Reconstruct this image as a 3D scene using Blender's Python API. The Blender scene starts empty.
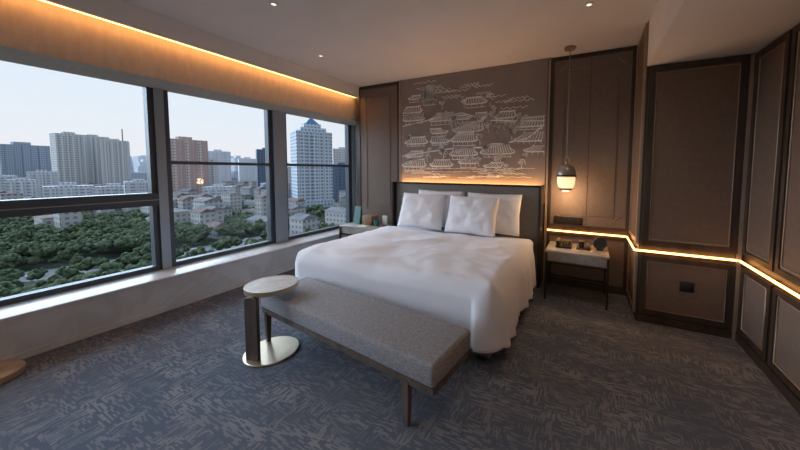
import bpy, bmesh, math, random
import numpy as np
from mathutils import Vector, Matrix, noise
random.seed(7); rng=np.random.default_rng(5)
SC=bpy.context.scene; COL=SC.collection
try:
    SC.view_settings.view_transform='Standard'; SC.view_settings.look='None'
except Exception: pass

# ---------------------------------------------------------------- materials
def newmat(n):
    m=bpy.data.materials.new(n); m.use_nodes=True
    nt=m.node_tree; b=nt.nodes['Principled BSDF']; return m,nt,b
def N(nt,t,**k):
    n=nt.nodes.new(t)
    for a,v in k.items(): setattr(n,a,v)
    return n
def mat(name,col,rough=.6,metal=0,var=0,scale=20,bump=0,bscale=80,stretch=(1,1,1),spec=.5,col2=None):
    m,nt,b=newmat(name)
    b.inputs['Base Color'].default_value=(*col,1); b.inputs['Roughness'].default_value=rough
    b.inputs['Metallic'].default_value=metal; b.inputs['Specular IOR Level'].default_value=spec
    tc=N(nt,'ShaderNodeTexCoord'); mp=N(nt,'ShaderNodeMapping'); mp.inputs['Scale'].default_value=stretch
    nt.links.new(tc.outputs['Object'],mp.inputs[0])
    if var or col2:
        nz=N(nt,'ShaderNodeTexNoise'); nz.inputs['Scale'].default_value=scale; nz.inputs['Detail'].default_value=5
        nt.links.new(mp.outputs[0],nz.inputs['Vector'])
        cr=N(nt,'ShaderNodeValToRGB')
        a=tuple(max(0,c*(1-var)) for c in col); c2=col2 or tuple(min(1,c*(1+var)) for c in col)
        cr.color_ramp.elements[0].position=.35;cr.color_ramp.elements[1].position=.65
        cr.color_ramp.elements[0].color=(*a,1);cr.color_ramp.elements[1].color=(*c2,1)
        nt.links.new(nz.outputs[0],cr.inputs[0]);nt.links.new(cr.outputs[0],b.inputs['Base Color'])
    if bump:
        nb=N(nt,'ShaderNodeTexNoise'); nb.inputs['Scale'].default_value=bscale; nb.inputs['Detail'].default_value=4
        nt.links.new(mp.outputs[0],nb.inputs['Vector'])
        bp=N(nt,'ShaderNodeBump'); bp.inputs['Strength'].default_value=bump; bp.inputs['Distance'].default_value=.01
        nt.links.new(nb.outputs[0],bp.inputs['Height']);nt.links.new(bp.outputs[0],b.inputs['Normal'])
    return m
def emis(name,col,st):
    m,nt,b=newmat(name); b.inputs['Base Color'].default_value=(*col,1)
    b.inputs['Emission Color'].default_value=(*col,1); b.inputs['Emission Strength'].default_value=st
    return m
M={}
M['ceil']=mat('ceiling_paint',(.74,.72,.70),.8,var=.02,scale=3)
M['soffit']=mat('soffit_paint',(.86,.84,.82),.7,var=.02,scale=3)
M['wood']=mat('dark_walnut',(.048,.032,.023),.45,var=.35,scale=14,stretch=(1,1,.12))
M['wallp']=mat('brown_leather_panel',(.165,.110,.080),.5,var=.08,scale=25,bump=.15,bscale=260)
M['wallp2']=mat('taupe_panel',(.180,.135,.106),.6,var=.07,scale=30,bump=.1,bscale=260)
M['bronze']=mat('bronze_trim',(.36,.28,.21),.4,.4,var=.08,scale=10)
M['artbg']=mat('art_taupe',(.265,.222,.200),.65,var=.06,scale=5,bump=.1,bscale=300)
M['artfill']=mat('art_fill',(.315,.272,.25),.65,var=.16,scale=9)
M['artln']=mat('art_line',(.90,.88,.86),.6,var=.12,scale=10)
M['head']=mat('headboard_fabric',(.20,.19,.175),.75,var=.12,scale=60,bump=.3,bscale=400)
M['white']=mat('white_linen',(.80,.82,.88),.85,bump=.12,bscale=35)
M['pillow']=mat('pillow_linen',(.84,.86,.91),.85,bump=.12,bscale=25)
M['base']=mat('bed_base_fabric',(.13,.095,.07),.8,var=.2,scale=60)
M['black']=mat('black_plastic',(.012,.012,.013),.35)
M['metal']=mat('dark_metal',(.045,.038,.034),.4,.6)
M['brass']=mat('champagne_brass',(.62,.53,.40),.32,.8,var=.06,scale=6)
M['frame']=mat('window_aluminium',(.075,.09,.11),.45,.2)
M['framel']=mat('window_aluminium_light',(.34,.40,.46),.4,.3)
M['pelmet']=mat('pelmet_fabric',(.50,.43,.36),.7,var=.07,scale=8,stretch=(1,4,1))
M['legwood']=mat('bench_wood',(.10,.075,.06),.4,var=.3,scale=14,stretch=(1,1,.2))
M['led']=emis('led_warm',(1,.43,.115),8.5)
M['ledc']=emis('led_cove',(1,.44,.125),9)
M['led2']=emis('led_warm_soft',(1,.48,.16),26.0)
M['spot']=emis('downlight_lens',(1,.85,.65),1.6)
M['tablew']=mat('tabletop_stone',(.50,.47,.43),.35,var=.12,scale=12)
M['teal']=mat('teal_card',(.03,.13,.11),.5); M['tan']=mat('tan_box',(.30,.18,.10),.5)
M['paper']=mat('paper',(.7,.68,.62),.7); M['car']=mat('car_paint',(.25,.26,.28),.5)

def marble(name,c1,c2,sc):
    m,nt,b=newmat(name); tc=N(nt,'ShaderNodeTexCoord'); nz=N(nt,'ShaderNodeTexNoise')
    nz.inputs['Scale'].default_value=sc; nz.inputs['Detail'].default_value=9; nz.inputs['Roughness'].default_value=.62; nz.inputs['Distortion'].default_value=.6
    nt.links.new(tc.outputs['Object'],nz.inputs['Vector'])
    cr=N(nt,'ShaderNodeValToRGB'); e=cr.color_ramp.elements; e[0].position=.42;e[0].color=(*c1,1);e[1].position=.58;e[1].color=(*[c*.96 for c in c1],1)
    x=e.new(.50); x.color=(*c2,1)
    nt.links.new(nz.outputs[0],cr.inputs[0]);nt.links.new(cr.outputs[0],b.inputs['Base Color'])
    b.inputs['Roughness'].default_value=.25; return m
M['marble']=marble('sill_marble',(.70,.69,.69),(.61,.59,.58),1.8)
M['marble2']=marble('nightstand_marble',(.43,.40,.365),(.35,.32,.29),4)

def carpet():
    m,nt,b=newmat('carpet_woven'); L=nt.links.new
    tc=N(nt,'ShaderNodeTexCoord'); sx=N(nt,'ShaderNodeSeparateXYZ'); L(tc.outputs['Object'],sx.inputs[0])
    def mth(op,a,b_=0.0):
        r=N(nt,'ShaderNodeMath',operation=op)
        for i,v in enumerate((a,b_)):
            if isinstance(v,(int,float)): r.inputs[i].default_value=v
            else: L(v,r.inputs[i])
        return r.outputs[0]
    def ramp(s,a,b_):
        r=N(nt,'ShaderNodeMapRange'); r.inputs[1].default_value=a; r.inputs[2].default_value=b_; L(s,r.inputs[0]); return r.outputs[0]
    def nz(scl,s=1,det=2,loc=(0,0,0)):
        mp=N(nt,'ShaderNodeMapping'); mp.inputs['Scale'].default_value=scl; mp.inputs['Location'].default_value=loc; L(tc.outputs['Object'],mp.inputs[0])
        n=N(nt,'ShaderNodeTexNoise'); n.inputs['Scale'].default_value=s; n.inputs['Detail'].default_value=det; L(mp.outputs[0],n.inputs['Vector']); return n.outputs[0]
    def strokes(a,b_,wrow,lng,seed):
        row=mth('FLOOR',mth('DIVIDE',b_,wrow))
        wn=N(nt,'ShaderNodeTexWhiteNoise',noise_dimensions='1D'); L(mth('ADD',row,seed),wn.inputs['W'])
        cell=mth('FLOOR',mth('ADD',mth('DIVIDE',a,lng),mth('MULTIPLY',wn.outputs['Value'],7.0)))
        cb=N(nt,'ShaderNodeCombineXYZ'); L(cell,cb.inputs[0]);L(row,cb.inputs[1]); cb.inputs[2].default_value=seed
        w2=N(nt,'ShaderNodeTexWhiteNoise',noise_dimensions='3D'); L(cb.outputs[0],w2.inputs['Vector'])
        return w2.outputs['Value']
    X,Y=sx.outputs[0],sx.outputs[1]
    h=strokes(X,Y,.008,.045,3.0); v=strokes(Y,X,.008,.045,9.0)
    blk=strokes(X,Y,.08,.12,17.0)
    sel=mth('GREATER_THAN',blk,.38)
    d=mth('ADD',mth('MULTIPLY',h,sel),mth('MULTIPLY',v,mth('SUBTRACT',1.0,sel)))
    dens=ramp(nz((1.6,4.5,1),1.6,7),.36,.66)
    on=mth('GREATER_THAN',mth('ADD',d,mth('MULTIPLY',dens,.34)),.76)
    fac=mth('MULTIPLY',on,mth('ADD',.10,mth('MULTIPLY',dens,.22)))
    big=ramp(nz((1,1,1),.9,4,(5,3,0)),.35,.65)
    fine=mth('MULTIPLY',mth('SUBTRACT',d,.5),.35)
    mixd=N(nt,'ShaderNodeMix',data_type='RGBA'); mixd.inputs[6].default_value=(.088,.108,.145,1); mixd.inputs[7].default_value=(.124,.136,.165,1); L(mth('ADD',big,fine),mixd.inputs[0])
    mixl=N(nt,'ShaderNodeMix',data_type='RGBA'); L(fac,mixl.inputs[0]); L(mixd.outputs[2],mixl.inputs[6]); mixl.inputs[7].default_value=(.45,.42,.40,1)
    L(mixl.outputs[2],b.inputs['Base Color']); b.inputs['Roughness'].default_value=.95; b.inputs['Specular IOR Level'].default_value=.1
    bp=N(nt,'ShaderNodeBump'); bp.inputs['Strength'].default_value=.2; bp.inputs['Distance'].default_value=.003; L(fac,bp.inputs['Height']); L(bp.outputs[0],b.inputs['Normal'])
    return m
M['carpet']=carpet()
def weave():
    m,nt,b=newmat('bench_tweed'); L=nt.links.new; tc=N(nt,'ShaderNodeTexCoord')
    outs=[]
    for s in((40,260,120),(260,40,120)):
        mp=N(nt,'ShaderNodeMapping'); mp.inputs['Scale'].default_value=s; L(tc.outputs['Object'],mp.inputs[0])
        n=N(nt,'ShaderNodeTexNoise'); n.inputs['Scale'].default_value=1; L(mp.outputs[0],n.inputs['Vector']); outs.append(n.outputs[0])
    a=N(nt,'ShaderNodeMath',operation='ADD'); L(outs[0],a.inputs[0]);L(outs[1],a.inputs[1])
    cr=N(nt,'ShaderNodeMapRange'); cr.inputs[1].default_value=.85; cr.inputs[2].default_value=1.15; L(a.outputs[0],cr.inputs[0])
    mx=N(nt,'ShaderNodeMix',data_type='RGBA'); mx.inputs[6].default_value=(.20,.20,.22,1); mx.inputs[7].default_value=(.32,.315,.325,1); L(cr.outputs[0],mx.inputs[0])
    L(mx.outputs[2],b.inputs['Base Color']); b.inputs['Roughness'].default_value=.9; return m
M['bench']=weave()
def glass():
    m,nt,b=newmat('window_glass'); nt.nodes.remove(b); L=nt.links.new
    t=N(nt,'ShaderNodeBsdfTransparent'); t.inputs[0].default_value=(.95,.97,.98,1)
    g=N(nt,'ShaderNodeBsdfGlossy'); g.inputs['Roughness'].default_value=.02
    f=N(nt,'ShaderNodeFresnel'); f.inputs[0].default_value=1.25
    mx=N(nt,'ShaderNodeMixShader'); L(f.outputs[0],mx.inputs[0]);L(t.outputs[0],mx.inputs[1]);L(g.outputs[0],mx.inputs[2])
    L(mx.outputs[0],nt.nodes['Material Output'].inputs[0]); return m
M['glass']=glass()
def globe():
    m,nt,b=newmat('pendant_glass'); L=nt.links.new; tc=N(nt,'ShaderNodeTexCoord'); w=N(nt,'ShaderNodeTexWave'); w.bands_direction='Z'
    w.inputs['Scale'].default_value=14; L(tc.outputs['Object'],w.inputs['Vector'])
    mr=N(nt,'ShaderNodeMapRange'); mr.inputs[3].default_value=.55; mr.inputs[4].default_value=2.2; L(w.outputs[0],mr.inputs[0])
    b.inputs['Base Color'].default_value=(.9,.7,.5,1); b.inputs['Emission Color'].default_value=(1,.60,.32,1); L(mr.outputs[0],b.inputs['Emission Strength']); return m
M['globe']=globe()
def facade(name,wall,win,fh=3.2,bw=3.4,wf=.55,hf=.55):
    m,nt,b=newmat(name); L=nt.links.new; tc=N(nt,'ShaderNodeTexCoord'); sx=N(nt,'ShaderNodeSeparateXYZ'); L(tc.outputs['Object'],sx.inputs[0])
    def mt(op,a,c=None):
        r=N(nt,'ShaderNodeMath',operation=op)
        for i,v in enumerate((a,c)):
            if v is None: continue
            if isinstance(v,(int,float)): r.inputs[i].default_value=v
            else: L(v,r.inputs[i])
        return r.outputs[0]
    hz=mt('ADD',sx.outputs[0],sx.outputs[1])
    fx=mt('FRACT',mt('DIVIDE',mt('ADD',hz,1000.1),bw)); fz=mt('FRACT',mt('DIVIDE',mt('ADD',sx.outputs[2],1000.0),fh))
    w=mt('MULTIPLY',mt('LESS_THAN',fx,wf),mt('LESS_THAN',fz,hf))
    geo=N(nt,'ShaderNodeNewGeometry'); sn=N(nt,'ShaderNodeSeparateXYZ'); L(geo.outputs['Normal'],sn.inputs[0])
    w=mt('MULTIPLY',w,mt('LESS_THAN',mt('ABSOLUTE',sn.outputs[2]),.5))
    mx=N(nt,'ShaderNodeMix',data_type='RGBA'); mx.inputs[6].default_value=(*wall,1); mx.inputs[7].default_value=(*win,1); L(w,mx.inputs[0])
    L(mx.outputs[2],b.inputs['Base Color']); b.inputs['Roughness'].default_value=.8; b.inputs['Specular IOR Level'].default_value=.2; return m
F={'cream':facade('facade_cream',(.58,.56,.54),(.22,.26,.31)),
 'grey':facade('facade_grey',(.34,.38,.44),(.15,.19,.25),3.4,2.4),
 'dark':facade('facade_dark',(.14,.18,.25),(.08,.11,.16),3.6,2.6,.6,.7),
 'red':facade('facade_red',(.42,.29,.26),(.54,.50,.48),3.1,5.5,.38,.62),
 'white':facade('facade_white',(.54,.55,.57),(.26,.29,.34),3.0,3.0,.5,.5),
 'low':facade('facade_low',(.40,.39,.38),(.17,.19,.22),3.0,3.0,.5,.5),
 'far':facade('facade_far_haze',(.50,.58,.67),(.42,.49,.58),4,5),  # distance haze painted in as paler wall and window colours
 'far2':facade('facade_far_warm_haze',(.60,.61,.65),(.48,.52,.59),4,6),  # second far tone, haze likewise mixed into its colours
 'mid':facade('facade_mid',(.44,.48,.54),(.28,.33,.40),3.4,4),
 'office':facade('facade_office',(.52,.55,.59),(.18,.24,.32),3.3,3.2,.62,.6)}
M['roofb']=mat('blue_roof',(.05,.15,.30),.5); M['roofr']=mat('roof_tile',(.14,.105,.095),.8,var=.3,scale=.3,spec=.1); M['roofg']=mat('roof_grey',(.15,.15,.16),.8,var=.2,scale=.2,spec=.1)
M['tree']=mat('tree_leaves',(.045,.072,.042),.95,var=.5,scale=.9,col2=(.120,.155,.085),bump=1,bscale=3,spec=.05)
M['ground']=mat('city_ground',(.06,.08,.05),.95,var=.4,scale=.02,col2=(.11,.12,.11),spec=0)
M['road']=mat('asphalt',(.16,.165,.17),.9,var=.1,scale=.3,spec=.1)
M['hill']=mat('hazy_hill',(.56,.62,.70),.95,var=.05,scale=.001,spec=0)  # pale blue of distance haze painted into the hill colour

# ---------------------------------------------------------------- helpers
def link(o,parent=None):
    COL.objects.link(o)
    if parent: o.parent=parent
    return o
def empty(name):
    e=bpy.data.objects.new(name,None); e.empty_display_size=.1; return link(e)
def meshobj(name,verts,faces,m,parent=None,smooth=False):
    me=bpy.data.meshes.new(name); me.from_pydata([tuple(v) for v in verts],[],faces); me.update()
    o=bpy.data.objects.new(name,me)
    if m: me.materials.append(m)
    if smooth:
        for p in me.polygons: p.use_smooth=True
    return link(o,parent)
BF=[(0,3,2,1),(4,5,6,7),(0,1,5,4),(1,2,6,5),(2,3,7,6),(3,0,4,7)]
def bv(x0,x1,y0,y1,z0,z1): return [(x0,y0,z0),(x1,y0,z0),(x1,y1,z0),(x0,y1,z0),(x0,y0,z1),(x1,y0,z1),(x1,y1,z1),(x0,y1,z1)]
def box(name,x0,x1,y0,y1,z0,z1,m,parent=None,bevel=0,seg=2):
    o=meshobj(name,bv(x0,x1,y0,y1,z0,z1),BF,m,parent)
    if bevel:
        b=o.modifiers.new('b','BEVEL'); b.width=bevel; b.segments=seg
        for p in o.data.polygons: p.use_smooth=True
    return o
def multibox(name,lst,m,parent=None):
    V=[];Fc=[]
    for b in lst:
        k=len(V); V+=bv(*b); Fc+=[tuple(i+k for i in f) for f in BF]
    return meshobj(name,V,Fc,m,parent)
def lathe(name,prof,loc,m,parent=None,seg=40,sx=1,sy=1):
    V=[];Fc=[];n=len(prof)
    for i in range(seg):
        a=2*math.pi*i/seg
        for r,z in prof: V.append((loc[0]+r*math.cos(a)*sx,loc[1]+r*math.sin(a)*sy,loc[2]+z))
    for i in range(seg):
        j=(i+1)%seg
        for k in range(n-1): Fc.append((i*n+k,j*n+k,j*n+k+1,i*n+k+1))
    o=meshobj(name,V,Fc,m,parent,True)
    bm=bmesh.new(); bm.from_mesh(o.data); bmesh.ops.remove_doubles(bm,verts=bm.verts,dist=1e-5); bmesh.ops.recalc_face_normals(bm,faces=bm.faces); bm.to_mesh(o.data); bm.free()
    e=o.modifiers.new('e','EDGE_SPLIT'); e.split_angle=math.radians(40)
    return o
def disc(name,loc,r,h,m,parent=None): return lathe(name,[(0,0),(r-.004,0),(r,.004),(r,h-.004),(r-.004,h),(0,h)],loc,m,parent,64)
def tube(name,pts,rad,m,parent=None,cyclic=False):
    cu=bpy.data.curves.new(name,'CURVE'); cu.dimensions='3D'; cu.bevel_depth=rad; cu.bevel_resolution=3
    s=cu.splines.new('POLY'); s.points.add(len(pts)-1)
    for p,q in zip(s.points,pts): p.co=(*q,1)
    s.use_cyclic_u=cyclic
    cu.materials.append(m); o=bpy.data.objects.new(name,cu); return link(o,parent)

# ---------------------------------------------------------------- camera
q=dict(yaw=0.457,pitch=0.062,roll=-0.006)
c,s=math.cos(q['yaw']),math.sin(q['yaw']);cp,sp=math.cos(q['pitch']),math.sin(q['pitch']);cr_,sr_=math.cos(q['roll']),math.sin(q['roll'])
R0=Vector((c,s,0));F0=Vector((-s,c,0));Z=Vector((0,0,1));U=Z*cp+F0*sp;Fw=F0*cp-Z*sp
Rr=R0*cr_-U*sr_;Uu=R0*sr_+U*cr_
cd=bpy.data.cameras.new('camera'); cam=bpy.data.objects.new('camera',cd); link(cam); SC.camera=cam
mm=Matrix((Rr,Uu,-Fw)).transposed().to_4x4(); mm.translation=Vector((0,0,1.4)); cam.matrix_world=mm
cd.sensor_width=36; cd.sensor_fit='HORIZONTAL'; cd.lens=297.284/800*36
cd.shift_x=-(442.684-400)/800; cd.shift_y=(188.124-225)/800
cd.clip_start=.02; cd.clip_end=9000

# ---------------------------------------------------------------- room shell
H=2.741; YB=3.85; YP=3.25; XD=.434; XE=1.16; H2=2.332; YF=-1.8; XG=-4.05; XS=-3.675; ZS=.337
box('floor',-4.2,1.3,YF-.1,4.5,-.1,0,M['carpet'])
box('ceiling',-4.2,1.3,YF-.1,4.5,H,H+.12,M['ceil'])
box('wall_front',-4.2,1.3,YF-.1,YF,0,H,M['ceil'])
box('wall_back',-3.47,XD+.0,YB,YB+.15,0,H,M['wood'])
box('wall_back_bay',-4.2,-3.47,4.32,4.47,0,H,M['ceil'])
box('wall_back_side',-3.50,-3.47,YB,4.32,0,H,M['wood'])
box('wall_back_right',XD,1.3,YP,YB+.15,0,H,M['wood'])
box('wall_right',XE,1.3,YF,YP,0,H,M['wood'])
box('ceiling_soffit',XD,XE,YF,YP,H2,H,M['soffit'],bevel=.004)
box('wall_left',-4.2,XS,YF,4.32,0,ZS-.03,M['marble'])
box('trim_1',-4.2,XS+.015,YF,4.32,ZS-.03,ZS,M['marble'],bevel=.004)
box('wall_left_upper',-4.2,XG,YF,4.32,2.36,H,M['ceil'])
box('baseboard_left',XS,XS+.008,YF,4.3,0,.05,M['marble'])
spans=[(YF,1.45),(1.53,2.70),(2.89,4.23)]
for i,(a,b_) in enumerate(spans):
    w=empty('window_%d'%(i+1)); t=.045
    d0,d1=XG-.03,XG+.05
    multibox('frame',[(d0,d1,a,b_,ZS,ZS+t),(d0,d1,a,b_,2.31,2.36),(d0,d1,a,a+t,ZS+t,2.31),(d0,d1,b_-t,b_,ZS+t,2.31)],M['frame'],w)
    if i==0: multibox('transom',[(d0-.01,d1+.03,a,b_,1.015,1.145)],M['frame'],w); multibox('transom_trim',[(d1+.03,d1+.034,a,b_,1.07,1.078)],M['framel'],w)
    else: multibox('transom',[(d0,d1,a+t,b_-t,1.44,1.475)],M['frame'],w)
    box('glass_pane',XG-.006,XG-.002,a+t,b_-t,ZS+t,2.31,M['glass'],w)
for k,(a,b_) in enumerate([(1.45,1.53),(2.70,2.89),(4.23,4.32)]):
    m_=empty('window_mullion'); dd=.07 if k==0 else .09
    box('post',XG-.08,XG+dd,a,b_,ZS,2.21,M['frame'],m_)
    box('cover_strip',XG+dd,XG+dd+.008,a,b_-.004,ZS,2.21,M['framel'],m_)
box('trim_2',-3.46,-3.42,YF,YB,2.565,H,M['ceil'])
pe=empty('curtain_pelmet')
box('fascia',-3.60,-3.56,YF,4.32,2.225,H,M['pelmet'],pe)
box('underside',-4.05,-3.56,YF,4.32,2.21,2.225,M['pelmet'],pe)
box('led_strip',-3.52,-3.475,YF,YB-.01,2.575,2.588,M['ledc'],pe)

# ---------------------------------------------------------------- back wall panelling
def panelY(name,x0,x1,z0,z1,y,m,fr=.03,frm='bronze',dep=.02):
    e=empty(name)
    box('board',x0+fr,x1-fr,y-dep*.5,y,z0+fr,z1-fr,M[m],e)
    multibox('frame',[(x0,x1,y-dep,y,z0,z0+fr),(x0,x1,y-dep,y,z1-fr,z1),(x0,x0+fr,y-dep,y,z0+fr,z1-fr),(x1-fr,x1,y-dep,y,z0+fr,z1-fr)],M[frm],e); return e
def panelX(name,y0,y1,z0,z1,x,m,fr=.03,frm='bronze',dep=.02):
    e=empty(name)
    box('board',x-dep*.5,x,y0+fr,y1-fr,z0+fr,z1-fr,M[m],e)
    multibox('frame',[(x-dep,x,y0,y1,z0,z0+fr),(x-dep,x,y0,y1,z1-fr,z1),(x-dep,x,y0,y0+fr,z0+fr,z1-fr),(x-dep,x,y1-fr,y1,z0+fr,z1-fr)],M[frm],e); return e
def notch(e,x0,x1,z0,z1,y,r=.07,ax='y'):
    P=[]
    for cx,cz,a0 in((x0,z0,90),(x0,z1,0),(x1,z1,-90),(x1,z0,180)):
        for k in range(7):
            a=math.radians(a0-15*k); P.append((cx+r*math.cos(a),cz+r*math.sin(a)))
    pts=[(u,y,v) if ax=='y' else (y,u,v) for u,v in P]
    tube('inlay_line',pts,.0055,M['bronze'],e,True)
def ledY(x0,x1,y,z):
    ld=empty('led_light_strip'); box('diffuser',x0,x1,y-.040,y-.032,z-.008,z+.008,M['led'],ld)
    n=max(2,int((x1-x0)/.3)); multibox('clips',[(x0+(x1-x0)*(i+.5)/n-.005,x0+(x1-x0)*(i+.5)/n+.005,y-.032,y-.001,z-.004,z+.004) for i in range(n)],M['metal'],ld)
def ledX(y0,y1,x,z):
    ld=empty('led_light_strip'); box('diffuser',x-.040,x-.032,y0,y1,z-.008,z+.008,M['led'],ld)
    n=max(2,int((y1-y0)/.3)); multibox('clips',[(x-.032,x-.001,y0+(y1-y0)*(i+.5)/n-.005,y0+(y1-y0)*(i+.5)/n+.005,z-.004,z+.004) for i in range(n)],M['metal'],ld)
e=panelY('wall_panel',-3.44,-2.64,.06,H-.02,YB,'wallp2',.035,'wood'); notch(e,-3.34,-2.74,.75,H-.12,YB-.013)
box('metal_trim_strip',-2.625,-2.60,YB-.03,YB,0,H,M['bronze'])
box('metal_trim_strip',-.475,-.45,YB-.03,YB,0,H,M['bronze'])
e=panelY('wall_panel',-.44,.41,.72,H-.02,YB,'wallp2',.03,'wood'); notch(e,-.36,.33,.80,H-.10,YB-.013)
box('seam',-.018,-.012,YB-.013,YB-.009,.76,H-.06,M['wood'],e)
panelY('wall_panel',-.44,.41,.06,.64,YB,'wallp2',.03,'wood')
ledY(-.44,XD-.045,YB,.672)
e=panelX('wall_panel',YP+.02,YB-.02,.72,H-.02,XD,'wallp',.045,'bronze'); panelX('wall_panel',YP+.02,YB-.02,.06,.64,XD,'wallp',.045,'bronze')
ledX(YP-.03,YB-.045,XD,.672)
e=panelY('wall_panel',XD+.02,XE-.05,.72,H2-.01,YP,'wallp',.045,'wood'); 
tube('inlay_line',[(XD+.075,YP-.014,.78),(XD+.075,YP-.014,H2-.07),(XE-.10,YP-.014,H2-.07),(XE-.10,YP-.014,.78)],.005,M['bronze'],e,True)
e=panelY('wall_panel',XD+.02,XE-.05,.08,.625,YP,'wallp',.045,'wood')
tube('inlay_line',[(XD+.075,YP-.014,.13),(XD+.075,YP-.014,.575),(XE-.10,YP-.014,.575),(XE-.10,YP-.014,.13)],.004,M['bronze'],e,True)
ledY(XD-.03,XE-.045,YP,.672)
box('metal_trim_strip',XE-.045,XE-.02,YP-.025,YP,0,H2,M['bronze'])
ys=[(YP-.03,2.78),(2.75,1.6),(1.57,.4),(.37,-.8)]
for a,b_ in ys:
    e=panelX('wall_panel',b_,a,.72,H2-.01,XE,'wallp',.04,'wood'); 
    tube('inlay_line',[(XE-.014,b_+.06,.78),(XE-.014,b_+.06,H2-.07),(XE-.014,a-.06,H2-.07),(XE-.014,a-.06,.78)],.005,M['bronze'],e,True)
    e=panelX('wall_panel',b_,a,.08,.625,XE,'wallp2',.04,'wood')
    tube('inlay_line',[(XE-.014,b_+.06,.13),(XE-.014,b_+.06,.575),(XE-.014,a-.06,.575),(XE-.014,a-.06,.13)],.006,M['bronze'],e,True)
ledX(-.8,YP-.045,XE,.672)
box('baseboard_right',XE-.025,XE,YF,YP,0,.07,M['wood']); box('baseboard_back',-3.45,XD,YB-.02,YB,0,.06,M['wood']); box('baseboard_back_right',XD,XE-.025,YP-.02,YP,0,.07,M['wood'])
def plateY(name,x,z,w,h,y,n):
    e=empty(name); box('plate',x-w/2,x+w/2,y-.010,y,z-h/2,z+h/2,M['black'],e,.002)
    for i in range(n):
        cx=x-w/2+w*(i+.5)/n; box('socket_insert',cx-w/n*.36,cx+w/n*.36,y-.013,y-.010,z-h*.36,z+h*.36,M['metal'],e,.001)
plateY('power_outlet',.80,.385,.10,.09,YP-.010,1)
plateY('switch_plate',-.21,.80,.32,.09,YB-.012,4)

# ---------------------------------------------------------------- art panel
art=empty('wall_art_panel')
AX0,AX1,AZ0=-2.592,-.485,1.0
box('backing',AX0,AX1,YB-.025,YB,AZ0,H-.003,M['artbg'],art)
V=[];Fc=[];FV=[];FF=[]
yA=YB-.0285
ar=random.Random(21)
def rib(pts,w):
    w*=1.25
    for (x0,z0),(x1,z1) in zip(pts[:-1],pts[1:]):
        if min(x0,x1)<AX0+.01 or max(x0,x1)>AX1-.01: continue
        dx,dz=x1-x0,z1-z0; l=math.hypot(dx,dz) or 1e-6; nx,nz_=-dz/l*w/2,dx/l*w/2
        k=len(V); V.extend([(x0-nx,yA,z0-nz_),(x1-nx,yA,z1-nz_),(x1+nx,yA,z1+nz_),(x0+nx,yA,z0+nz_)]); Fc.append((k,k+1,k+2,k+3))
def fill(poly):
    poly=[(min(AX1-.01,max(AX0+.01,x)),z) for x,z in poly]
    k=len(FV); FV.extend([(x,YB-.0265,z) for x,z in poly]); FF.append(tuple(range(k,k+len(poly))))
def roof(x,z,w,h,sk=.0):
    def lerp(a,b,t): return a+(b-a)*t
    sx_=sk; top=[(x-w*.34+sx_,z+h),(x+w*.34+sx_,z+h)]
    fill([(x-w*.5,z),(x+w*.5,z),top[1],top[0]])
    rib([(x-w*.38+sx_,z+h+.010),top[0],top[1],(x+w*.38+sx_,z+h+.010)],.014)
    ev=[(x-w*.56,z+.024),(x-w*.48,z+.002),(x-w*.3,z-.004),(x+w*.3,z-.004),(x+w*.48,z+.002),(x+w*.56,z+.024)]
    rib(ev,.014); rib([(x-w*.56,z+.024),(x-w*.43+sx_*.5,z+h*.5),top[0]],.010); rib([(x+w*.56,z+.024),(x+w*.43+sx_*.5,z+h*.5),top[1]],.010)
    n=max(4,int(w/.038))
    for i in range(n+1):
        t=i/n; rib([(lerp(x-w*.48,x+w*.48,t),z+.002),(lerp(top[0][0],top[1][0],t),z+h)],.0065)
    hh=ar.uniform(.03,.06)
    for i in range(int(w/.07)+1):
        xx=x-w*.42+i*.07
        if xx<x+w*.43: rib([(xx,z),(xx,z-hh)],.005)
    rib([(x-w*.45,z-hh),(x+w*.45,z-hh)],.007)
def contour(x):
    t=(x-AX0)/(AX1-AX0); return 2.34+.13*math.sin(t*5.2+.6)+.09*math.sin(t*13)
z=1.46
while z<2.55:
    x=AX0+.02+ar.uniform(0,.12)
    while x<AX1-.12:
        w=ar.uniform(.22,.46)*(1-.22*(z-1.4)); h=w*ar.uniform(.24,.32)
        if z<contour(x)-.05 and ar.random()<.80: roof(x+w/2,z+ar.uniform(-.03,.03),w,h,ar.uniform(-.07,.07))
        x+=w*1.15+ar.uniform(.0,.08)
    z+=.16
for i in range(5): roof(-2.10,2.38+i*.05,.22-.022*i,.022)
def wig(x,z,L_,amp,w=.006,n=20,ph=0):
    rib([(x+L_*i/n,z+amp*math.sin(ph+i*1.1)+amp*.6*noise.noise((x*3+i*.4,z*5,1))) for i in range(n+1)],w)
for i in range(46):
    wig(ar.uniform(-2.55,-.9),ar.uniform(1.28,1.43),ar.uniform(.15,.45),.004,.005,ph=ar.random()*6)
for i in range(40):
    cx=ar.uniform(-2.52,-.56); cz=ar.uniform(1.45,contour(cx)+.08); r_=ar.uniform(.03,.065)
    for k in range(6):
        a=ar.random()*6; ox,oz=cx+r_*.7*math.cos(a),cz+r_*.5*math.sin(a)
        rib([(ox+r_*.4*math.cos(j*.9),oz+r_*.35*math.sin(j*.9)) for j in range(7)],.007)
    rib([(cx,cz-r_),(cx+.01,cz-r_-.06)],.007)
for i in range(18):
    x0=ar.uniform(-2.5,-.9); wig(x0,min(2.66,contour(x0+.2)+ar.uniform(.05,.2)),ar.uniform(.2,.4),.012,.006,24,ar.random()*6)
rib([(-2.57,1.60),(-2.1,1.66),(-1.7,1.70),(-1.2,1.70),(-.7,1.80),(-.51,1.95)],.014); rib([(-2.57,2.05),(-2.0,2.13),(-1.6,2.18),(-1.2,2.05),(-.52,2.0)],.012)
meshobj('townscape_drawing',V,[tuple(f) for f in Fc],M['artln'],art)
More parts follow.
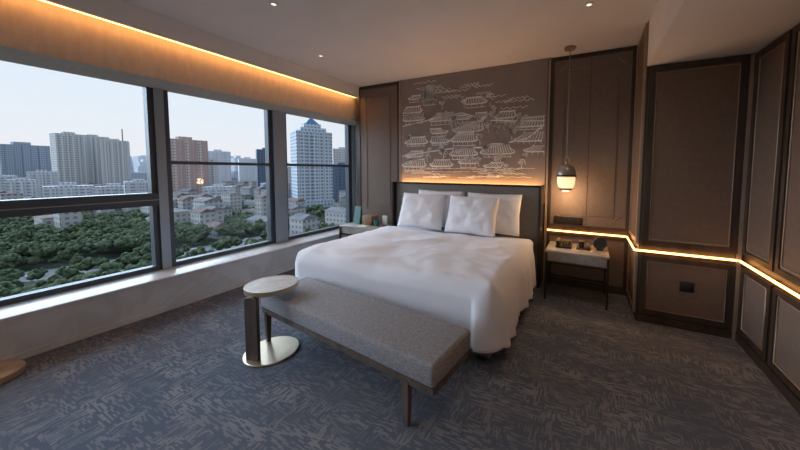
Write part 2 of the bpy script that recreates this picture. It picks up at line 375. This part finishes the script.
meshobj('townscape_tone',FV,FF,M['artfill'],art)

# ---------------------------------------------------------------- bed
bed=empty('bed')
hx0,hx1=-2.62,-.49
box('headboard_panel',hx0+.03,hx1-.03,YB-.17,YB-.11,.1,1.20,M['head'],bed,.02,4)
multibox('headboard_frame',[(hx0,hx1,YB-.18,YB-.105,1.20,1.216),(hx0,hx0+.03,YB-.24,YB-.03,0,1.216),(hx1-.03,hx1,YB-.24,YB-.03,0,1.216)],M['metal'],bed)
box('headboard_led',hx0+.05,hx1-.05,YB-.085,YB-.05,1.180,1.195,M['led2'],bed)
BX0,BX1,BY0,BY1=-2.56,-.54,1.92,3.66
box('bed_base',BX0+.05,BX1-.04,BY0+.04,BY1,.07,.28,M['base'],bed,.015)
multibox('bed_feet',[(x,x+.06,y,y+.06,0,.08) for x in(BX0+.1,BX1-.16) for y in(BY0+.1,BY1-.2)],M['black'],bed)
box('mattress',BX0+.03,BX1-.03,BY0+.03,BY1+.01,.27,.575,M['white'],bed,.06,5)
def rr(cx,cy,hx,hy,r,n):
    segs=[]
    for (sx_,sy_,a0) in((1,-1,-90),(1,1,0),(-1,1,90),(-1,-1,180)):
        for k in range(9):
            a=math.radians(a0+k*90/8); segs.append((cx+sx_*(hx-r)+r*math.cos(a),cy+sy_*(hy-r)+r*math.sin(a)))
    seg=np.array(segs+[segs[0]]); d=np.r_[0,np.cumsum(np.hypot(*np.diff(seg,axis=0).T))]
    t=np.linspace(0,d[-1],n,endpoint=False); return np.c_[np.interp(t,d,seg[:,0]),np.interp(t,d,seg[:,1])]
def duvet(name,x0,x1,y0,y1,ztop,hem,m):
    cx,cy=(x0+x1)/2,(y0+y1)/2; hx,hy=(x1-x0)/2,(y1-y0)/2; n=400
    O=rr(cx,cy,hx,hy,.12,n); nxt=np.roll(O,-1,0)-np.roll(O,1,0); nr=np.c_[nxt[:,1],-nxt[:,0]]; nr/=np.linalg.norm(nr,axis=1)[:,None]
    rings=[]
    K=50
    for k in range(1,K+1):
        f=(k/K)
        ring=[]
        for i in range(n):
            x=cx+(O[i,0]-cx)*f; y=cy+(O[i,1]-cy)*f
            e=min(hx-abs(x-cx),hy-abs(y-cy)); dome=.035*min(1,e/.35)**.6 if e>0 else 0
            p=Vector((x*2.2,y*2.2,3.1)); wv=noise.noise(p)*.018+noise.ridged_multi_fractal(Vector((x*1.5+y*.8,y*2.6-x,2)),1,2.1,3,1,2)*.014+noise.noise(Vector((x*7+y*3,y*9,1)))*.007
            rd=.05*(max(0,1-max(e,0)/.07))**2
            ring.append((x,y,ztop+dome+wv-rd-.016))
        rings.append(ring)
    D=16
    for k in range(1,D+1):
        t=k/D; ring=[]
        for i in range(n):
            zt=rings[K-1][i][2]; fold=(noise.noise(Vector((O[i,0]*6,O[i,1]*6,9)))*.06+noise.noise(Vector((O[i,0]*13,O[i,1]*13,4)))*.028)*t
            hm=hem+.02*noise.noise(Vector((O[i,0]*2,O[i,1]*2,7)))
            off=.03*math.sin(min(1,t*3)*math.pi/2)+fold+.03*t
            if O[i,1]<y0+.03 and O[i,0]<x1-.14: off=min(off,.02)
            elif O[i,1]<y0+.10: off=min(off,.05)
            ring.append((O[i,0]+nr[i,0]*off,O[i,1]+nr[i,1]*off,zt+(hm-zt)*(t**1.05)))
        rings.append(ring)
    Vv=[(cx,cy,ztop+.035)]; Ff=[]
    for r_ in rings: Vv+=r_
    for i in range(n): Ff.append((0,1+i,1+(i+1)%n))
    for k in range(len(rings)-1):
        a=1+k*n;b2=a+n
        for i in range(n):
            j=(i+1)%n; Ff.append((a+i,b2+i,b2+j,a+j))
    o=meshobj(name,Vv,Ff,m,bed,True); so=o.modifiers.new('s','SOLIDIFY'); so.thickness=.012; so.offset=-1; return o
duvet('duvet',BX0,BX1,BY0-.01,3.42,.605,.16,M['white'])
def pillow(name,cx,cy,cz,w,h,t,lean,rotz=0,seed=0):
    n=28; Vv=[];Ff=[]
    for side in(1,-1):
        for j in range(n+1):
            for i in range(n+1):
                u=-1+2*i/n; v=-1+2*j/n
                pin=1-.05*(1-abs(v))*abs(u)**4; pinv=1-.05*(1-abs(u))*abs(v)**4
                th=((1-abs(u)**2.6)*(1-abs(v)**2.6))**.42
                wr=noise.noise(Vector((u*2.3+seed,v*2.3,side)))*.022+noise.noise(Vector((u*6+seed,v*5,side)))*.009
                Vv.append((u*w/2*pin,side*-(th*t/2+wr*th),v*h/2*pinv))
    m_=n+1
    for sd in range(2):
        o0=sd*m_*m_
        for j in range(n):
            for i in range(n):
                f=(o0+j*m_+i,o0+j*m_+i+1,o0+(j+1)*m_+i+1,o0+(j+1)*m_+i); Ff.append(f if sd==0 else f[::-1])
    o=meshobj(name,Vv,Ff,M['pillow'],bed,True)
    bm=bmesh.new();bm.from_mesh(o.data);bmesh.ops.remove_doubles(bm,verts=bm.verts,dist=1e-4);bm.to_mesh(o.data);bm.free()
    o.matrix_world=Matrix.Translation((cx,cy,cz))@Matrix.Rotation(rotz,4,'Z')@Matrix.Rotation(-lean,4,'X'); return o
pillow('pillow_1',-1.80,3.55,.875,.70,.50,.17,math.radians(14),0,1)
pillow('pillow_2',-1.06,3.55,.865,.70,.50,.17,math.radians(14),0,2)
pillow('pillow_3',-1.98,3.40,.855,.66,.48,.17,math.radians(22),.03,3)
pillow('pillow_4',-1.27,3.38,.850,.66,.48,.17,math.radians(22),-.05,4)

# ---------------------------------------------------------------- bench
bn=empty('bed_bench')
L2,W2=.84,.212
box('cushion',-L2,L2,-W2,W2,.285,.415,M['bench'],bn,.022,4)
multibox('rails',[(-L2+.01,L2-.01,-W2+.01,-W2+.04,.245,.285),(-L2+.01,L2-.01,W2-.04,W2-.01,.245,.285),(-L2+.01,-L2+.04,-W2+.04,W2-.04,.245,.285),(L2-.04,L2-.01,-W2+.04,W2-.04,.245,.285)],M['legwood'],bn)
def leg(x,y,dx):
    V_=[]
    for z,ww,o in((0,.013,dx),(.265,.021,0)):
        V_+=[(x+o-ww,y-ww,z),(x+o+ww,y-ww,z),(x+o+ww,y+ww,z),(x+o-ww,y+ww,z)]
    return meshobj('leg',V_,BF,M['legwood'],bn)
for x,y,dx in((L2-.19,-W2+.025,.0),(L2-.19,W2-.025,.0),(-L2+.06,-W2+.025,0),(-L2+.06,W2-.025,0)): leg(x,y,dx)
bn.location=(-1.480,1.565,0); bn.rotation_euler=(0,0,-.106)

# ---------------------------------------------------------------- C-shaped side table
st=empty('side_table')
disc('base_plate',(-2.14,1.40,0),.190,.014,M['brass'],st)
disc('table_top',(-2.19,1.45,.485),.180,.022,M['tablew'],st)
lathe('top_rim',[(.177,-.012),(.185,-.012),(.185,.024),(.180,.024)],(-2.19,1.45,.485),M['brass'],st,64)
pv=[]
prof=[(-.05,.014),(.05,.014),(.05,.46)]+[(.05*math.cos(math.radians(a)),.46+.018*math.sin(math.radians(a))) for a in range(15,180,15)]+[(-.05,.46)]
n_=len(prof)
for yy in(-.014,.014): pv+=[(x,yy,z) for x,z in prof]
pf=[tuple(range(n_)),tuple(range(2*n_-1,n_-1,-1))]+[(i,i+n_,(i+1)%n_+n_,(i+1)%n_) for i in range(n_)]
po=meshobj('post',pv,pf,M['legwood'],st); po.location=(-2.145,1.262,0); po.rotation_euler=(0,0,.25)
box('arm',-2.19,-2.12,1.27,1.50,.462,.484,M['legwood'],st,.005)

oak=mat('tan_oak',(.46,.33,.21),.5,var=.15,scale=8)
fl=empty('floor_lamp'); ox,oy=-3.50,.36
lathe('base',[(0,0),(.145,0),(.15,.008),(.15,.042),(.138,.052),(0,.052)],(ox,oy,0),oak,fl,64)
lathe('stem',[(.012,0),(.012,1.35)],(ox-.04,oy-.02,.05),M['brass'],fl,16)
lathe('shade',[(.03,.16),(.07,0),(.066,0),(.028,.155)],(ox-.04,oy-.02,1.36),M['brass'],fl,32)
f2=empty('added_fill_lamp'); ex,ey=.15,-1.35  # unseen lamp added behind the camera to brighten soffit, right wall and ceiling
lathe('base',[(0,0),(.145,0),(.15,.008),(.15,.03),(0,.035)],(ex,ey,0),M['brass'],f2,48)
lathe('stem',[(.011,.03),(.011,1.50)],(ex,ey,0),M['brass'],f2,16)
lathe('fill_globe',[(.12*math.sin(math.radians(a)),-.12*math.cos(math.radians(a))) for a in range(0,181,12)],(ex,ey,1.60),emis('fill_globe_glow',(1,.82,.64),13),f2,32)

# ---------------------------------------------------------------- nightstands
def nightstand(x0,x1,y0,y1,z=.54):
    e=empty('nightstand')
    box('marble_top',x0,x1,y0,y1,z-.025,z,M['marble2'],e,.003)
    box('drawer_box',x0+.02,x1-.02,y0+.015,y1-.01,z-.12,z-.025,M['marble2'],e,.003)
    multibox('frame_rail',[(x0,x1,y0,y0+.02,z-.14,z-.12),(x0,x1,y1-.02,y1,z-.14,z-.12),(x0,x0+.02,y0+.02,y1-.02,z-.14,z-.12),(x1-.02,x1,y0+.02,y1-.02,z-.14,z-.12)],M['metal'],e)
    multibox('legs',[(x,x+.02,y,y+.02,0,z-.025) for x in(x0,x1-.02) for y in(y0-.002,y1-.02)],M['metal'],e)
    multibox('stretcher',[(x0+.02,x1-.02,y1-.02,y1-.005,.12,.135),(x0+.004,x0+.016,y0+.02,y1-.02,.12,.135),(x1-.016,x1-.004,y0+.02,y1-.02,.12,.135)],M['metal'],e)
    return e
nightstand(-.40,.21,3.34,3.80)
nightstand(-3.42,-2.72,3.36,3.80)
LIFT=[]
ph=empty('telephone'); LIFT.append(ph)
meshobj('base',[(-.31,3.50,.51),(-.15,3.50,.51),(-.15,3.68,.51),(-.31,3.68,.51),(-.31,3.50,.53),(-.15,3.50,.53),(-.15,3.68,.57),(-.31,3.68,.57)],BF,M['black'],ph)
box('handset',-.31,-.27,3.50,3.69,.56,.59,M['black'],ph,.012,3)
multibox('keypad',[(-.24+.028*i,-.222+.028*i,3.54+.035*j,3.56+.035*j,.538+.008*j,.553+.008*j) for i in range(3) for j in range(3)],M['metal'],ph)
ck=empty('alarm_clock'); LIFT.append(ck)
o=lathe('case',[(0,-.03),(.06,-.03),(.068,-.02),(.068,.02),(.060,.026),(.055,.02),(0,.02)],(0,0,0),M['black'],ck,40); o.matrix_world=Matrix.Translation((.13,3.60,.582))@Matrix.Rotation(math.radians(80),4,'X')
box('foot',.10,.16,3.58,3.63,.51,.525,M['black'],ck,.003)
bx=empty('amenity_tray'); LIFT.append(bx); box('tray',-.10,.04,3.52,3.66,.51,.522,M['metal'],bx,.003); disc('jar',(-.05,3.59,.522),.028,.07,M['black'],bx); disc('jar_2',(.01,3.60,.522),.022,.045,M['tan'],bx)
cdn=empty('tent_card'); LIFT.append(cdn); meshobj('card',[(-3.34,3.58,.51),(-3.20,3.56,.51),(-3.20,3.66,.51),(-3.34,3.68,.51),(-3.34,3.625,.78),(-3.20,3.605,.78),(-3.20,3.615,.78),(-3.34,3.635,.78)],BF,M['teal'],cdn)
LIFT.append(box('tissue_box',-3.14,-2.96,3.56,3.72,.51,.65,M['tan'],None,.004))
mg=empty('mug'); LIFT.append(mg); lathe('cup',[(0,0),(.035,0),(.04,.09),(.036,.09),(.031,.008),(0,.008)],(-2.88,3.58,.51),M['teal'],mg); tube('handle',[(-2.84,3.58,.585),(-2.815,3.58,.575),(-2.815,3.58,.54),(-2.842,3.58,.53)],.005,M['teal'],mg)
LIFT.append(box('notepad',-3.10,-2.95,3.40,3.50,.51,.52,M['paper']))
sn=empty('photo_stand'); LIFT.append(sn); box('leaf',-2.83,-2.74,3.66,3.68,.51,.66,M['paper'],sn,.002); box('foot',-2.82,-2.75,3.65,3.70,.51,.52,M['black'],sn)
for o in LIFT: o.location.z+=.03

# ---------------------------------------------------------------- pendant lamp
pl=empty('pendant_lamp'); px,py=-.23,3.60
disc('canopy',(px,py,H-.025),.06,.024,M['bronze'],pl)
lathe('cord',[(.004,1.53),(.004,H-.02)],(px,py,0),M['bronze'],pl,10)
lathe('cap',[(0,1.50),(.012,1.50),(.014,1.47),(.03,1.465),(.05,1.455),(.082,1.43),(.098,1.39),(.100,1.345),(.095,1.34),(0,1.34)],(px,py,0),mat('smoked_glass',(.34,.28,.24),.2,.3),pl,40)
tube('hanger_arch',[(px+.03*math.cos(math.radians(a)),py,1.49+.06*math.sin(math.radians(a))) for a in range(0,181,15)],.004,M['bronze'],pl)
lathe('brass_ring',[(.098,1.352),(.108,1.352),(.108,1.330),(.098,1.330)],(px,py,0),M['metal'],pl,40)
lathe('globe',[(.092,1.335),(.094,1.30),(.092,1.26),(.080,1.22),(.055,1.19),(.03,1.18),(0,1.178)],(px,py,0),M['globe'],pl,40)
lathe('bottom_ring',[(.060,1.212),(.068,1.20),(.058,1.175),(.03,1.165),(0,1.165)],(px,py,0),M['bronze'],pl,40)
l=bpy.data.lights.new('pendant_bulb','POINT'); l.energy=9; l.color=(1,.60,.32); l.shadow_soft_size=.06; lo=bpy.data.objects.new('bulb',l); lo.location=(px,py,1.10); link(lo,pl)

for x,y,pw in((-2.35,1.64,9),(-.045,2.75,19),(-2.9,2.6,11),(-1.5,-.9,16),(-.2,.3,15)):  # last two are added out of view as fill for the floor
    dl=empty('ceiling_downlight')
    lathe('trim_ring',[(.018,-.001),(.032,-.001),(.034,.006),(.018,.008)],(x,y,H-.006),M['ceil'],dl,24); disc('lens',(x,y,H-.006),.018,.005,M['spot'],dl)
    l=bpy.data.lights.new('spot','SPOT'); l.energy=pw; l.color=(1,.80,.62); l.spot_size=math.radians(110); l.spot_blend=1; l.shadow_soft_size=.08
    lo=bpy.data.objects.new('spot_light',l); lo.location=(x,y,H-.03); link(lo,dl)

# ---------------------------------------------------------------- city
G=-38.0
def at(u,t):
    r=(u-442.7)/297.3; return (t*(r*.8974-.4413),t*(r*.4413+.8974))
def wz(v,t): return 1.4+t*(169.7-v)/297.3
meshobj('city_ground',[(-7000,-3000,G),(500,-3000,G),(500,7000,G),(-7000,7000,G)],[(0,1,2,3)],M['ground'])
FOOT=[]
def tower(name,u0,u1,vt,t,m,rot=0,extras=True,depth=.7,spire=False):
    x,y=at((u0+u1)/2,t); w=(u1-u0)*t/297.3; h=wz(vt,t)-G; d=w*depth
    e=empty(name); e.location=(x,y,G); 
    e.rotation_euler=(0,0,math.atan2(y,x)-math.pi/2+rot)
    k=1/(abs(math.cos(rot))+depth*abs(math.sin(rot))); w*=k; d*=k
    FOOT.append((x,y,max(w,d)*.75+4))
    L_=[(-w/2,w/2,-d/2,d/2,0,h)]
    if extras:
        L_+=[(-w*.2,w*.15,-d*.2,d*.2,h,h+w*.10),(-w*.55,w*.55,-d*.58,d*.55,0,8)]
        n=3
        for i in range(n):
            cx=-w/2+w*(i+.5)/n; L_.append((cx-w*.08,cx+w*.08,-d/2-1.2,-d/2+.1,0,h-2))
    multibox('block',L_,F[m],e)
    return e,w,d,h
tower('apartment_tower',8,41,148,520,'grey',.2)
tower('apartment_tower',-22,3,154,560,'cream',.1)
tower('apartment_tower',60,84,137,430,'cream',.25); tower('apartment_tower',85,106,139,470,'cream',.25); e,w,d,h=tower('apartment_tower',107,127,143,445,'cream',-.2)
multibox('antenna',[(w*.28,w*.28+1.0,0,1,h,h+18)],M['roofg'],e)
tower('apartment_tower',169,204,142,330,'red',.3); tower('apartment_tower',209,229,153,520,'far2',.1); tower('apartment_tower',200,215,160,420,'cream',.2)
tower('office_tower',258,276,151,420,'dark',.1); tower('office_tower',240,256,160,600,'far2',.1)
e,w,d,h=tower('clock_tower_hotel',293,331,134,300,'office',.25,True,.8)
multibox('crown',[(-w*.36,w*.36,-d*.36,d*.36,h,h+4),(-w*.24,w*.24,-d*.24,d*.24,h+4,h+8)],F['office'],e)
meshobj('blue_spire',[(-w*.2,-d*.2,h+8),(w*.2,-d*.2,h+8),(w*.2,d*.2,h+8),(-w*.2,d*.2,h+8),(-.3,-.3,h+15),(.3,-.3,h+15),(.3,.3,h+15),(-.3,.3,h+15)],BF,M['roofb'],e)
multibox('finial',[(-.3,.3,-.3,.3,h+15,h+20)],M['roofg'],e)
tower('office_tower',332,352,165,360,'dark',.1); tower('apartment_tower',333,352,150,560,'cream',.1); tower('office_tower',262,288,184,340,'grey',.2)
tower('apartment_tower',118,130,158,600,'far',.1); tower('apartment_tower',276,290,168,440,'cream',.2)
for u0,u1,v in((12,30,182),(33,52,174),(128,150,183),(-20,8,178),(52,84,188),(206,230,188),(100,128,188)): tower('apartment_block',u0,u1,v,290 if v>180 else 340,'white',random.uniform(-.3,.3),depth=.5)
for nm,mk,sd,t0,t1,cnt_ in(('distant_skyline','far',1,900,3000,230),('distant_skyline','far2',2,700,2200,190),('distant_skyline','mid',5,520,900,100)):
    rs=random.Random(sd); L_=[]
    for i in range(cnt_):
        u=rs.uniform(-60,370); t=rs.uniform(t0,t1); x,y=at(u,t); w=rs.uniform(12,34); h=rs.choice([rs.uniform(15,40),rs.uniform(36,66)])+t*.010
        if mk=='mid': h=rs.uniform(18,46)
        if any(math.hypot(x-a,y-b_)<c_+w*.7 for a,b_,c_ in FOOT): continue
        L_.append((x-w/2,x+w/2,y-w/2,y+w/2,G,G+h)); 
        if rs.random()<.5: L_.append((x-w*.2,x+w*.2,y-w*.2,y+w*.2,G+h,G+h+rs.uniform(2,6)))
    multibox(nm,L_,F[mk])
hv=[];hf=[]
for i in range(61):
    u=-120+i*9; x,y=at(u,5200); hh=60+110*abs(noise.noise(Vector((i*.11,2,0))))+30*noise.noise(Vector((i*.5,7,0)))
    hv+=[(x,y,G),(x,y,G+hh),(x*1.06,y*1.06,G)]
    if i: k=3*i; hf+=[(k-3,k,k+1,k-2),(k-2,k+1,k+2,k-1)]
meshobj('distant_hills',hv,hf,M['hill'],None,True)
R_=[at(-60,96),at(60,110),at(150,130),at(230,150),at(300,190),at(350,260)]
def dist_road(x,y): return min(math.hypot(x-(a[0]*(1-f)+b_[0]*f),y-(a[1]*(1-f)+b_[1]*f)) for a,b_ in zip(R_[:-1],R_[1:]) for f in(0,.2,.4,.6,.8,1))
def clear(x,y,r=0): return all(math.hypot(x-a,y-b_)>c_+r for a,b_,c_ in FOOT)
rv=[];rf=[]
for i,(x,y) in enumerate(R_):
    a=R_[max(0,i-1)];b_=R_[min(len(R_)-1,i+1)]; dx,dy=b_[0]-a[0],b_[1]-a[1]; l_=math.hypot(dx,dy); nx,ny=-dy/l_*8,dx/l_*8
    rv+=[(x-nx,y-ny,G+.15),(x+nx,y+ny,G+.15)]
    if i: k=2*i; rf.append((k-2,k-1,k+1,k))
meshobj('street',rv,rf,M['road'])
cs=empty('parked_cars')
cv=[]
for i in range(20):
    k=i/20*(len(R_)-1.01); a=int(k); f=k-a; x=R_[a][0]*(1-f)+R_[a+1][0]*f+random.uniform(-2,2); y=R_[a][1]*(1-f)+R_[a+1][1]*f+random.uniform(-2,2)
    cv+=[(x-.9,x+.9,y-2,y+2,G+.3,G+1.1),(x-.8,x+.8,y-1.1,y+1.2,G+1.1,G+1.6)]
multibox('bodies',cv,M['car'],cs)
rs=random.Random(11)
LW=[];RV=[];RF=[];RV2=[];RF2=[]; HP=[]; tries=0
while len(LW)<330 and tries<9000:
    tries+=1
    u=rs.uniform(-40,365); t=rs.uniform(165,640); x,y=at(u,t)
    if u<160 and t<225 and rs.random()<.88: continue
    w,d,h=rs.uniform(8,19),rs.uniform(6,11),rs.uniform(6,19)
    if not clear(x,y,6) or dist_road(x,y)<18: continue
    if any(math.hypot(x-a,y-b_)<13 for a,b_ in HP): continue
    HP.append((x,y))
    LW.append((x-w/2,x+w/2,y-d/2,y+d/2,G,G+h))
    A,B=(RV,RF) if rs.random()<.5 else (RV2,RF2); k=len(A); z0=G+h; z1=z0+rs.choice([.3,2.2])
    A+= [(x-w/2-.6,y-d/2-.6,z0),(x+w/2+.6,y-d/2-.6,z0),(x+w/2+.6,y+d/2+.6,z0),(x-w/2-.6,y+d/2+.6,z0),(x-w/2,y,z1),(x+w/2,y,z1)]
    B+= [(k,k+1,k+5,k+4),(k+2,k+3,k+4,k+5),(k+1,k+2,k+5),(k+3,k,k+4)]
lr=empty('low_rise_housing'); multibox('houses',LW,F['low'],lr); meshobj('tile_roofs',RV,RF,M['roofr'],lr); meshobj('grey_roofs',RV2,RF2,M['roofg'],lr)
bm=bmesh.new(); bmesh.ops.create_icosphere(bm,subdivisions=1,radius=1); bv0=np.array([v.co[:] for v in bm.verts]); bf0=np.array([[v.index for v in f.verts] for f in bm.faces]); bm.free()
TV=[];TF=[];cnt=0
rs=random.Random(3); k=0; tries=0
RU=[(-60,96),(60,110),(150,130),(230,150),(300,190),(372,300)]
while k<1550 and tries<15000:
    tries+=1
    u=rs.uniform(-70,372); t=math.sqrt(rs.uniform(72**2,360**2)); x,y=at(u,t)
    tr=np.interp(u,[a for a,_ in RU],[b_ for _,b_ in RU])
    if t<tr+3 and rs.random()<.6: continue
    if t>220 and rs.random()<.6: continue
    if dist_road(x,y)<10 or not clear(x,y): continue
    if any(abs(x-a)<11 and abs(y-b_)<7 for a,b_ in HP): continue
    k+=1; R1=rs.uniform(2.0,3.8); hh=rs.uniform(2.2,6.0)
    if t>180: hh*=.7
    nb=12 if t<170 else 6
    for j in range(nb):
        r_=R1*rs.uniform(.25,.48)*(1 if nb==12 else 1.3)
        dv=np.array([rs.gauss(0,1),rs.gauss(0,1),abs(rs.gauss(0,1))*.9+.1]); dv/=np.linalg.norm(dv); off=dv*R1*rs.uniform(.5,.8)
        jit=1+rng.normal(0,.2,(len(bv0),1))
        TV.append(bv0*jit*r_+off+np.array([x,y,G+hh])); TF.append(bf0+cnt); cnt+=len(bv0)
    TV.append(bv0*np.array([R1*.7,R1*.7,R1*.6])+np.array([x,y,G+hh])); TF.append(bf0+cnt); cnt+=len(bv0)
TV=np.concatenate(TV);TF=np.concatenate(TF)
meshobj('tree_canopy',TV.tolist(),TF.tolist(),M['tree'],None,True)

# ---------------------------------------------------------------- sky & sun
W=bpy.data.worlds.new('dusk_sky'); SC.world=W; W.use_nodes=True; nt=W.node_tree; L=nt.links.new; bg=nt.nodes['Background']
tc=N(nt,'ShaderNodeTexCoord'); sx=N(nt,'ShaderNodeSeparateXYZ'); L(tc.outputs['Generated'],sx.inputs[0])
cr=N(nt,'ShaderNodeValToRGB'); e=cr.color_ramp.elements; e[0].position=0; e[0].color=(.80,.77,.79,1); e[1].position=.75; e[1].color=(.52,.66,.90,1)
x=e.new(.06); x.color=(.80,.80,.83,1); x=e.new(.25); x.color=(.70,.80,.90,1)
L(sx.outputs[2],cr.inputs[0]); L(cr.outputs[0],bg.inputs[0]); bg.inputs[1].default_value=1.18
sl=bpy.data.lights.new('sun','SUN'); sl.energy=7.6; sl.angle=math.radians(75); sl.color=(.70,.84,1.0)
so=bpy.data.objects.new('sun',sl); so.rotation_euler=Vector((.90,.18,-.42)).to_track_quat('-Z','Y').to_euler(); so.location=(-8,0,6); link(so)
